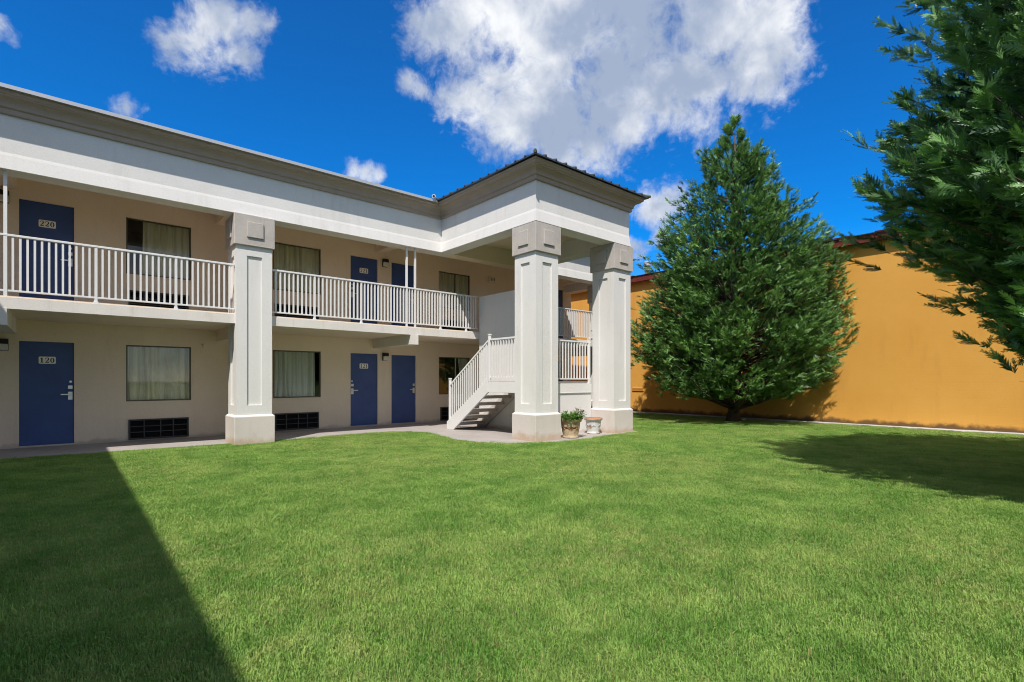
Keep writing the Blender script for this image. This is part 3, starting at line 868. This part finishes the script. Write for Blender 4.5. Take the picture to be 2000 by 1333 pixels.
# ------------------------------------------------------------------ orange building
ob = empty('orange_building', (17.3, 6, 0)); tag(ob, 'long windowless orange painted building with a dark red roof edge', 'building')
part('wall', MB().box(17.3, 17.5, -14, 32, -.05, 5.30), M_orange, ob)
part('roof_fascia', MB().box(17.10, 17.14, -14.2, 32.2, 5.19, 5.42), M_red, ob, bevel=.006)
part('soffit', MB().box(17.141, 17.3, -14.2, 32.2, 5.215, 5.24), M_red, ob)
r = MB(); r.face([(17.06, -14.3, 5.43), (17.06, 32.3, 5.43), (24, 32.3, 6.6), (24, -14.3, 6.6)]); r.face([(17.06, -14.3, 5.425), (24, -14.3, 6.59), (24, 32.3, 6.59), (17.06, 32.3, 5.425)])
part('roof', r, M_red, ob)
shg = MB().box(-.02, .06, -.23, .23, 0, .022).mesh('shingle', M_red)
for k in range(40):
    if random.random() < .55: place('shingle', shg, (17.06, 1.0 + k * .5 + random.uniform(-.05, .05), 5.432), ob)
part('louvre_vent', MB().box(17.285, 17.302, 11.95, 12.5, .84, .99), M_orange, ob)
for k in range(4): part('slat', MB().prism([(17.262, .858 + k * .033), (17.2845, .872 + k * .033), (17.2845, .858 + k * .033)], 'y', 11.97, 12.48), M_orange, ob)
px, py = 17.75, 12.10
part('vent_pipe', MB().tube([(px, py, 5.4), (px, py, 5.92)], [.10, .10], 14), M_pipe, ob)
vc = MB(); vc.lathe(px, py, [(.12, 5.90), (.135, 5.90), (.135, 5.95), (.11, 5.955), (.135, 5.965), (.135, 6.0), (.11, 6.005), (.14, 6.015), (.14, 6.06), (.10, 6.09), (0.001, 6.10)], 16)
part('vent_cap', vc, M_drip, ob)

# ------------------------------------------------------------------ planters
def pot(cx, cy, rb, rt, h, mat, label, soil, group='garden pots between the tower columns'):
    t = empty('planter_pot', (cx, cy, 0)); tag(t, label, 'pot', group)
    pr = [(0.001, .002), (rb, .002), (rb + .012, .012), (rb + .012, h * .07), (rb + .002, h * .09)]
    for k in range(1, 9):
        u = k / 8; pr.append((rb + (rt - .02 - rb) * (u ** .9), h * (.09 + .73 * u)))
    pr += [(rt - .015, h * .83), (rt + .012, h * .85), (rt + .015, h * .97), (rt, h), (rt - .025, h), (rt - .03, h * .86), (rt - .035, h * .5), (.001, h * .5)]
    wob = lambda a, z: .007 * max(0, math.sin(a * 9 + 22 * z) * math.sin(a * 9 - 22 * z)) if h * .3 < z < h * .74 else 0
    part('body', MB().lathe(cx, cy, pr[:-5], 54, wob), mat, t, smooth=True)
    part('rim', MB().lathe(cx, cy, pr[-6:], 40), M_clay, t, smooth=True)
    # raised garland of leaves round the pot
    for k in range(7):
        a = 2 * math.pi * k / 7 + .3
        for j in (-1, 0, 1):
            aa = a + j * .16; z = h * (.56 - .06 * abs(j)); rr = rb + (rt - .02 - rb) * ((z / h - .09) / .73) ** .9
            lf = MB(); lf.lathe(0, 0, [(.001, -.012), (.022, 0), (.001, .012)], 8)
            o = place('relief_leaf', lf.mesh('relief_leaf', mat), (cx + rr * math.cos(aa), cy + rr * math.sin(aa), z), t)
    if soil: part('soil', MB().lathe(cx, cy, [(rt - .032, h * .88), (.001, h * .9)], 24), M_soil, t)
    else: part('soil', MB().lathe(cx, cy, [(rt - .036, h * .62), (.001, h * .64)], 24), M_soil, t)
pot(8.52, 7.82, .165, .235, .43, M_pot, 'cream planter pot with green plants beside the corner column', True)
pot(9.60, 8.07, .145, .205, .385, M_pot2, 'empty flaked white planter pot with a bare terracotta rim', False)
def leafy(name, cx, cy, z0, n, rad, ht, size, mat, label):
    mb = MB(); r = random.Random(name + label); tint = []
    for k in range(n):
        a = r.uniform(0, 6.283); rr = rad * math.sqrt(r.random()); z = z0 + ht * r.random() * (1 - .5 * (rr / rad) ** 2)
        c = Vector((cx + rr * math.cos(a), cy + rr * math.sin(a), z))
        d = Vector((math.cos(a) * .7 + r.uniform(-.6, .6), math.sin(a) * .7 + r.uniform(-.6, .6), r.uniform(-.3, .8))).normalized()
        s = d.cross(Vector((r.uniform(-.4, .4), r.uniform(-.4, .4), 1))).normalized(); L = size * r.uniform(.7, 1.3); w = L * .34
        nn = s.cross(d)
        mb.face([c, c + d * L * .45 + s * w + nn * .005, c + d * L, c + d * L * .45 - s * w + nn * .005]); tint.append(r.random())
    t = empty(name, (cx, cy, z0)); tag(t, label, 'plant')
    me = mb.mesh('leaves', mat)
    at = me.attributes.new('tint', 'FLOAT', 'FACE'); at.data.foreach_set('value', tint)
    o = link('leaves', me, t); o['kind'] = 'stuff'
    sm = MB()
    for k in range(14):
        a = r.uniform(0, 6.283); q = rad * .8 * r.random()
        sm.tube([(cx + q * .3 * math.cos(a), cy + q * .3 * math.sin(a), z0 - .06), (cx + q * .7 * math.cos(a), cy + q * .7 * math.sin(a), z0 + ht * .4), (cx + q * math.cos(a), cy + q * math.sin(a), z0 + ht * .8)], [.005, .004, .002], 5)
    part('stems', sm, M_bark, t)
leafy('leafy_plant', 8.47, 7.80, .40, 460, .25, .17, .065, M_plant, 'bright green bushy plant in the cream pot')
leafy('trailing_plant', 8.70, 7.76, .42, 150, .16, .26, .06, M_plant2, 'grey green sprawling plant on the right side of the cream pot')

# ------------------------------------------------------------------ trees
def frond_template(pairs, r):
    v, f = [], []
    ax = np.linspace(0, 1, 2)
    for x in ax: v += [(x, .012 * (1 - x) + .004, -.10 * x * x), (x, -.012 * (1 - x) - .004, -.10 * x * x)]
    for k in range(1): f.append((2 * k, 2 * k + 1, 2 * k + 3)); f.append((2 * k, 2 * k + 3, 2 * k + 2))
    for k in range(pairs):
        x = .10 + .84 * k / (pairs - 1)
        L = (.42 * (1 - x) + .12) * r.uniform(.8, 1.2) * min(1, .55 + 2.2 * x)
        for s in (1, -1):
            a = R_(r.uniform(28, 46)); xs = x + r.uniform(-.03, .03); w = .095 + .025 * r.random()
            tip = (xs + L * math.cos(a), s * L * math.sin(a), -.10 * xs * xs - .10 * L + r.uniform(-.03, .05))
            i = len(v)
            v += [(xs - w, 0, -.10 * xs * xs), (xs + w, s * .02, -.10 * xs * xs - .02), tip]
            f += [(i, i + 1, i + 2)]
    return np.array(v), np.array(f)
def norm(a): return a / np.maximum(1e-9, np.linalg.norm(a, axis=1, keepdims=True))
def frond_mesh(name, org, dr, length, tint, mat, pairs, seed):
    r = random.Random(seed); VV, FF, TT = [], [], []; off = 0
    nt = 4; idx = rng.integers(0, nt, len(org))
    for k in range(nt):
        tv, tf = frond_template(pairs, r)
        m = idx == k; o, d, L = org[m], dr[m], length[m]
        rv = rng.normal(size=o.shape); rv[:, 2] += .9
        up = norm(rv - d * np.sum(rv * d, 1, keepdims=True)); sd = np.cross(up, d)
        P = o[:, None, :] + L[:, None, None] * (tv[None, :, 0:1] * d[:, None, :] + tv[None, :, 1:2] * sd[:, None, :] + tv[None, :, 2:3] * up[:, None, :])
        n = len(o); VV.append(P.reshape(-1, 3))
        FF.append((tf[None] + (np.arange(n) * len(tv))[:, None, None]).reshape(-1, 3) + off); off += n * len(tv)
        TT.append(np.repeat(tint[m], len(tf)))
    V, Fc, T = np.concatenate(VV), np.concatenate(FF), np.concatenate(TT)
    me = bpy.data.meshes.new(name)
    me.vertices.add(len(V)); me.vertices.foreach_set('co', V.astype(np.float32).ravel())
    me.loops.add(len(Fc) * 3); me.loops.foreach_set('vertex_index', Fc.astype(np.int32).ravel())
    me.polygons.add(len(Fc)); me.polygons.foreach_set('loop_start', np.arange(0, len(Fc) * 3, 3, dtype=np.int32))
    me.update(calc_edges=True)
    me.materials.append(mat)
    at = me.attributes.new('tint', 'FLOAT', 'FACE'); at.data.foreach_set('value', T.astype(np.float32))
    return me
def cypress(name, label, x, y, prof, trunk_r, nbr, nplume, nfrond, plume_len, frond_len, mat, pairs, seed, xlimit=None, limit_z=5.3, low_limbs=8, zmin=.25, bushy=.38, front=0.0, spread=.22, clump=.13, stray=1.20, lumpy=.13):
    """prof: list of (z, radius on the -R side, radius on the +R side)"""
    global rng
    rng = np.random.default_rng(seed); r = random.Random(seed)
    t = empty(name, (x, y, 0)); tag(t, label, 'tree', 'cypress trees on the lawn')
    zs = np.array([p[0] for p in prof]); rl = np.array([p[1] for p in prof]); rr = np.array([p[2] for p in prof])
    order = np.argsort(zs); zs, rl, rr = zs[order], rl[order], rr[order]
    H = zs[-1]
    # branch tips over the crown surface
    zz = np.linspace(zs[0], H, 400); wgt = (np.interp(zz, zs, rl) + np.interp(zz, zs, rr)) + .35
    tz = rng.choice(zz, nbr, p=wgt / wgt.sum()) + rng.uniform(-.03, .03, nbr)
    az = rng.uniform(0, 2 * np.pi, nbr)
    ca = np.cos(az)[:, None]; sa = np.sin(az)[:, None]
    Rv = np.array(RGT)[None, :2]; Fv = np.array(FWD)[None, :2]
    dirs = ca * Rv + sa * Fv
    mixf = (1 + np.cos(az)) / 2
    rad = np.interp(tz, zs, rl) * (1 - mixf) + np.interp(tz, zs, rr) * mixf
    lump = 1 + lumpy * np.sin(3 * az + tz * 1.9) + .5 * lumpy * np.sin(5 * az - tz * 3.1 + 1)
    rad = rad * (1 - front * np.maximum(0, -np.sin(az)))
    rad = rad * lump * rng.uniform(.62, 1.05, nbr)
    rad *= np.where(rng.random(nbr) < .12, stray, 1.0)
    tip = np.stack([dirs[:, 0] * rad, dirs[:, 1] * rad, tz], 1)
    if xlimit is not None:
        lim = xlimit - x
        bad = (tip[:, 0] > lim) & (tip[:, 2] < limit_z)
        nx = lim - rng.uniform(0, .35, nbr)
        ny = np.sign(tip[:, 1] + 1e-6) * np.sqrt(np.maximum(.02, rad ** 2 - nx ** 2)) * rng.uniform(.72, 1.0, nbr)
        tip[bad, 0] = nx[bad]; tip[bad, 1] = ny[bad]
    sz = np.maximum(.35, tz - rad * rng.uniform(.35, .75, nbr) - .1)
    sz = np.minimum(sz, H - .4)
    start = np.stack([np.zeros(nbr), np.zeros(nbr), sz], 1)
    bd = tip - start
    # plumes along the outer part of every branch
    s = 1 - spread * rng.random((nbr, nplume)) ** 1.3; s[:, -2:] = rng.uniform(.4, .85, (nbr, 2)); s[:, 0] = 1.0; s[:, 1] = .93
    sag = (s * (1 - s))[:, :, None] * np.array([0, 0, -.25])[None, None] * np.linalg.norm(bd, axis=1)[:, None, None]
    pp = start[:, None] + bd[:, None] * s[:, :, None] + sag
    jit = rng.normal(size=pp.shape) * clump * np.minimum(1, np.linalg.norm(bd, axis=1) / 2)[:, None, None]; jit[:, 0] *= .25
    pp = (pp + jit).reshape(-1, 3)
    bdn = np.repeat(norm(bd), nplume, 0)
    out = pp.copy(); out[:, 2] = 0; out = norm(out)
    pd = norm(bdn * .7 + out * .45 + np.array([0, 0, .22]) + rng.normal(size=pp.shape) * .33)
    hk = np.clip(pp[:, 2:3] / H, 0, 1); pd = norm(pd + np.array([0, 0, 1]) * (.55 * hk ** 2))
    n = len(pp)
    tt = rng.uniform(0, 1, (n, nfrond)); tt[:, 0] = 1
    L = plume_len * rng.uniform(.6, 1.2, (n, 1)) * (.55 + .45 * (1 - hk))
    org = pp[:, None] + pd[:, None] * (tt * L)[:, :, None] - pd[:, None] * (L * .75)[:, :, None]
    rv = rng.normal(size=(n, nfrond, 3)); rv[:, :, 2] *= .6
    fd = pd[:, None] * .95 + rv * bushy
    fd[:, 0] = pd + rv[:, 0] * .1
    fl = frond_len * rng.uniform(.65, 1.25, (n, nfrond)) * (1.1 - .35 * tt) * (.7 + .3 * (1 - hk))
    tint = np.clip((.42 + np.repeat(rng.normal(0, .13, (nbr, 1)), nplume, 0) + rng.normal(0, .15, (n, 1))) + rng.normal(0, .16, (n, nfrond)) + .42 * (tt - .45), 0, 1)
    org, fd, fl, tint = org.reshape(-1, 3), norm(fd.reshape(-1, 3)), fl.ravel(), tint.ravel()
    if xlimit is not None:
        endx = org[:, 0] + fd[:, 0] * fl
        ok = ~((np.maximum(endx, org[:, 0]) > xlimit + .08 - x) & (org[:, 2] < limit_z + .1))
        org, fd, fl, tint = org[ok], fd[ok], fl[ok], tint[ok]
    ok = org[:, 2] > zmin
    org, fd, fl, tint = org[ok], fd[ok], fl[ok], tint[ok]
    me = frond_mesh('crown', org, fd, fl, tint, mat, pairs, seed)
    o = link('crown', me, t); o.matrix_parent_inverse = Matrix.Identity(4); o['kind'] = 'stuff'
    tk = MB()
    pts = [(x + .04 * math.sin(z * 1.3), y + .04 * math.cos(z * 1.1), z) for z in np.linspace(-.08, H * .93, 12)]
    tk.tube(pts, [trunk_r * 1.35, trunk_r * 1.05] + [trunk_r * (1 - k / 11.5) for k in range(1, 11)], 12)
    part('trunk', tk, M_bark, t, smooth=True)
    for k in range(low_limbs):
        a = 2 * math.pi * k / low_limbs + r.uniform(-.3, .3); q = r.uniform(1.3, 2.2)
        dx, dy = math.cos(a), math.sin(a)
        if xlimit and x + dx * q > xlimit - .1: q = max(.3, (xlimit - .1 - x) / max(dx, .2))
        z0 = r.uniform(.25, 1.0)
        b = MB().tube([(x, y, z0), (x + dx * q * .4, y + dy * q * .4, z0 + .35 * q * .4), (x + dx * q * .75, y + dy * q * .75, z0 + .62 * q * .75), (x + dx * q, y + dy * q, z0 + .75 * q)], [trunk_r * .42, trunk_r * .3, trunk_r * .2, trunk_r * .08], 7)
        part('branch', b, M_bark, t, smooth=True)
    bt = MB()
    for k in range(0, nbr, 3):
        a0 = Vector(start[k]) + Vector((x, y, 0)); a1 = Vector(tip[k]) + Vector((x, y, 0)); md = (a0 + a1) / 2 - Vector((0, 0, .06 * (a1 - a0).length))
        bt.tube([a0, md, a1], [.032, .022, .005], 5, False)
    o = part('twigs', bt, M_bark, t); o['kind'] = 'stuff'
    return t
PROF1 = [(9.55, .06, .06), (9.2, .28, .25), (8.67, .45, .5), (8.2, 1.15, .75), (7.56, 1.42, 1.2), (6.76, 1.68, 1.5), (6.1, 1.98, 1.95), (5.5, 2.2, 2.35), (4.85, 2.5, 2.6),
         (4.2, 2.65, 2.85), (3.73, 2.85, 2.95), (2.93, 2.9, 2.75), (2.3, 2.95, 2.65), (1.65, 2.65, 2.45), (1.25, 2.1, 2.0), (.95, 1.1, 1.3)]
cypress('cypress_tree', 'cone shaped dark green cypress with its whole trunk showing, against the orange wall', 15.73, 7.54, PROF1, .19,
        900, 10, 10, .34, .20, M_fol1, 5, 21, xlimit=17.2, zmin=.70, bushy=.50, spread=.20, clump=.15)
PROF2 = [(7.4, .8, .8), (7.0, 2.3, 2.3), (6.5, 3.15, 3.15), (6.0, 3.5, 3.5), (5.2, 3.75, 3.75), (4.6, 3.85, 3.85), (3.8, 3.85, 3.85), (3.3, 3.6, 3.6), (2.9, 3.35, 3.35), (2.6, 3.0, 3.0), (2.15, 3.0, 3.0), (1.85, 2.75, 2.75), (1.5, 2.2, 2.2)]
cypress('cypress_tree', 'near green cypress cut off by the frame, long feathery branches over the lawn', 8.90, -1.86, PROF2, .24,
        1500, 9, 9, .46, .25, M_fol2, 6, 33, zmin=1.2, bushy=.42, front=.30, spread=.26, clump=.12, stray=1.03, lumpy=.06)

# ------------------------------------------------------------------ grass blades
tufts = bpy.data.collections.new('grass_tufts')
for k in range(10):
    r = random.Random(100 + k); vs_, fs_, tn = [], [], []
    for j in range(62):
        a = r.uniform(0, 6.283); q = .085 * math.sqrt(r.random()); bx, by = q * math.cos(a), q * math.sin(a)
        L = r.uniform(.012, .030); w = r.uniform(.0013, .0024); da = r.uniform(0, 6.283); ln = r.uniform(.15, .95) * L
        dx, dy = math.cos(da), math.sin(da); sx, sy = -dy, dx
        i = len(vs_)
        vs_ += [(bx - sx * w, by - sy * w, -.012), (bx + sx * w, by + sy * w, -.012),
                (bx + dx * ln * .35 - sx * w * .9, by + dy * ln * .35 - sy * w * .9, L * .6), (bx + dx * ln * .35 + sx * w * .9, by + dy * ln * .35 + sy * w * .9, L * .6),
                (bx + dx * ln, by + dy * ln, L * (1 - .25 * ln / L))]
        fs_ += [(i, i + 1, i + 3, i + 2), (i + 2, i + 3, i + 4)]; tv = r.random(); tn += [tv, tv]
    me = bpy.data.meshes.new('grass_tuft'); me.from_pydata(vs_, [], fs_); me.materials.append(M_grass)
    at = me.attributes.new('tint', 'FLOAT', 'FACE'); at.data.foreach_set('value', tn)
    tufts.objects.link(bpy.data.objects.new('grass_tuft', me))
gp = [(-2.85, -1.5)] + [(p[0], p[1] + .012) for p in walk_edge] + [(15.0, 14), (16.98, 14), (16.98, -1.5)]
gm = MB()
for tri in tessellate_polygon([[Vector((p[0], p[1], 0)) for p in gp]]):
    gm.face([(gp[i][0], gp[i][1], -.012) for i in tri])
grass = part('grass', gm, M_grass, None); tag(grass, 'short clipped green grass blades covering the lawn', None, None, 'stuff')
ng = bpy.data.node_groups.new('grass_scatter', 'GeometryNodeTree')
ng.interface.new_socket('Geometry', in_out='INPUT', socket_type='NodeSocketGeometry'); ng.interface.new_socket('Geometry', in_out='OUTPUT', socket_type='NodeSocketGeometry')
gi = ng.nodes.new('NodeGroupInput'); go = ng.nodes.new('NodeGroupOutput')
dp = ng.nodes.new('GeometryNodeDistributePointsOnFaces'); dp.inputs['Density'].default_value = 460; dp.inputs['Seed'].default_value = 3
ip = ng.nodes.new('GeometryNodeInstanceOnPoints')
ci = ng.nodes.new('GeometryNodeCollectionInfo'); ci.inputs['Collection'].default_value = tufts; ci.inputs['Separate Children'].default_value = True; ci.inputs['Reset Children'].default_value = True
ip.inputs['Pick Instance'].default_value = True
rvz = ng.nodes.new('FunctionNodeRandomValue'); rvz.data_type = 'FLOAT_VECTOR'; rvz.inputs[0].default_value = (-.12, -.12, 0); rvz.inputs[1].default_value = (.12, .12, 6.283)
rvs = ng.nodes.new('FunctionNodeRandomValue'); rvs.data_type = 'FLOAT'; rvs.inputs[2].default_value = .7; rvs.inputs[3].default_value = 1.3
L_ = ng.links.new
L_(gi.outputs[0], dp.inputs['Mesh']); L_(dp.outputs['Points'], ip.inputs['Points']); L_(ci.outputs[0], ip.inputs['Instance'])
L_(rvz.outputs[0], ip.inputs['Rotation']); L_(rvs.outputs[1], ip.inputs['Scale']); # sparse taller coarse tufts the mower missed
d2 = ng.nodes.new('GeometryNodeDistributePointsOnFaces'); d2.inputs['Density'].default_value = 9; d2.inputs['Seed'].default_value = 8
i2 = ng.nodes.new('GeometryNodeInstanceOnPoints'); i2.inputs['Pick Instance'].default_value = True
s2 = ng.nodes.new('FunctionNodeRandomValue'); s2.data_type = 'FLOAT'; s2.inputs[2].default_value = 1.2; s2.inputs[3].default_value = 1.9
jn = ng.nodes.new('GeometryNodeJoinGeometry')
L_(gi.outputs[0], d2.inputs['Mesh']); L_(d2.outputs['Points'], i2.inputs['Points']); L_(ci.outputs[0], i2.inputs['Instance'])
L_(rvz.outputs[0], i2.inputs['Rotation']); L_(s2.outputs[1], i2.inputs['Scale'])
L_(ip.outputs[0], jn.inputs[0]); L_(i2.outputs[0], jn.inputs[0]); L_(jn.outputs[0], go.inputs[0])
md = grass.modifiers.new('scatter', 'NODES'); md.node_group = ng
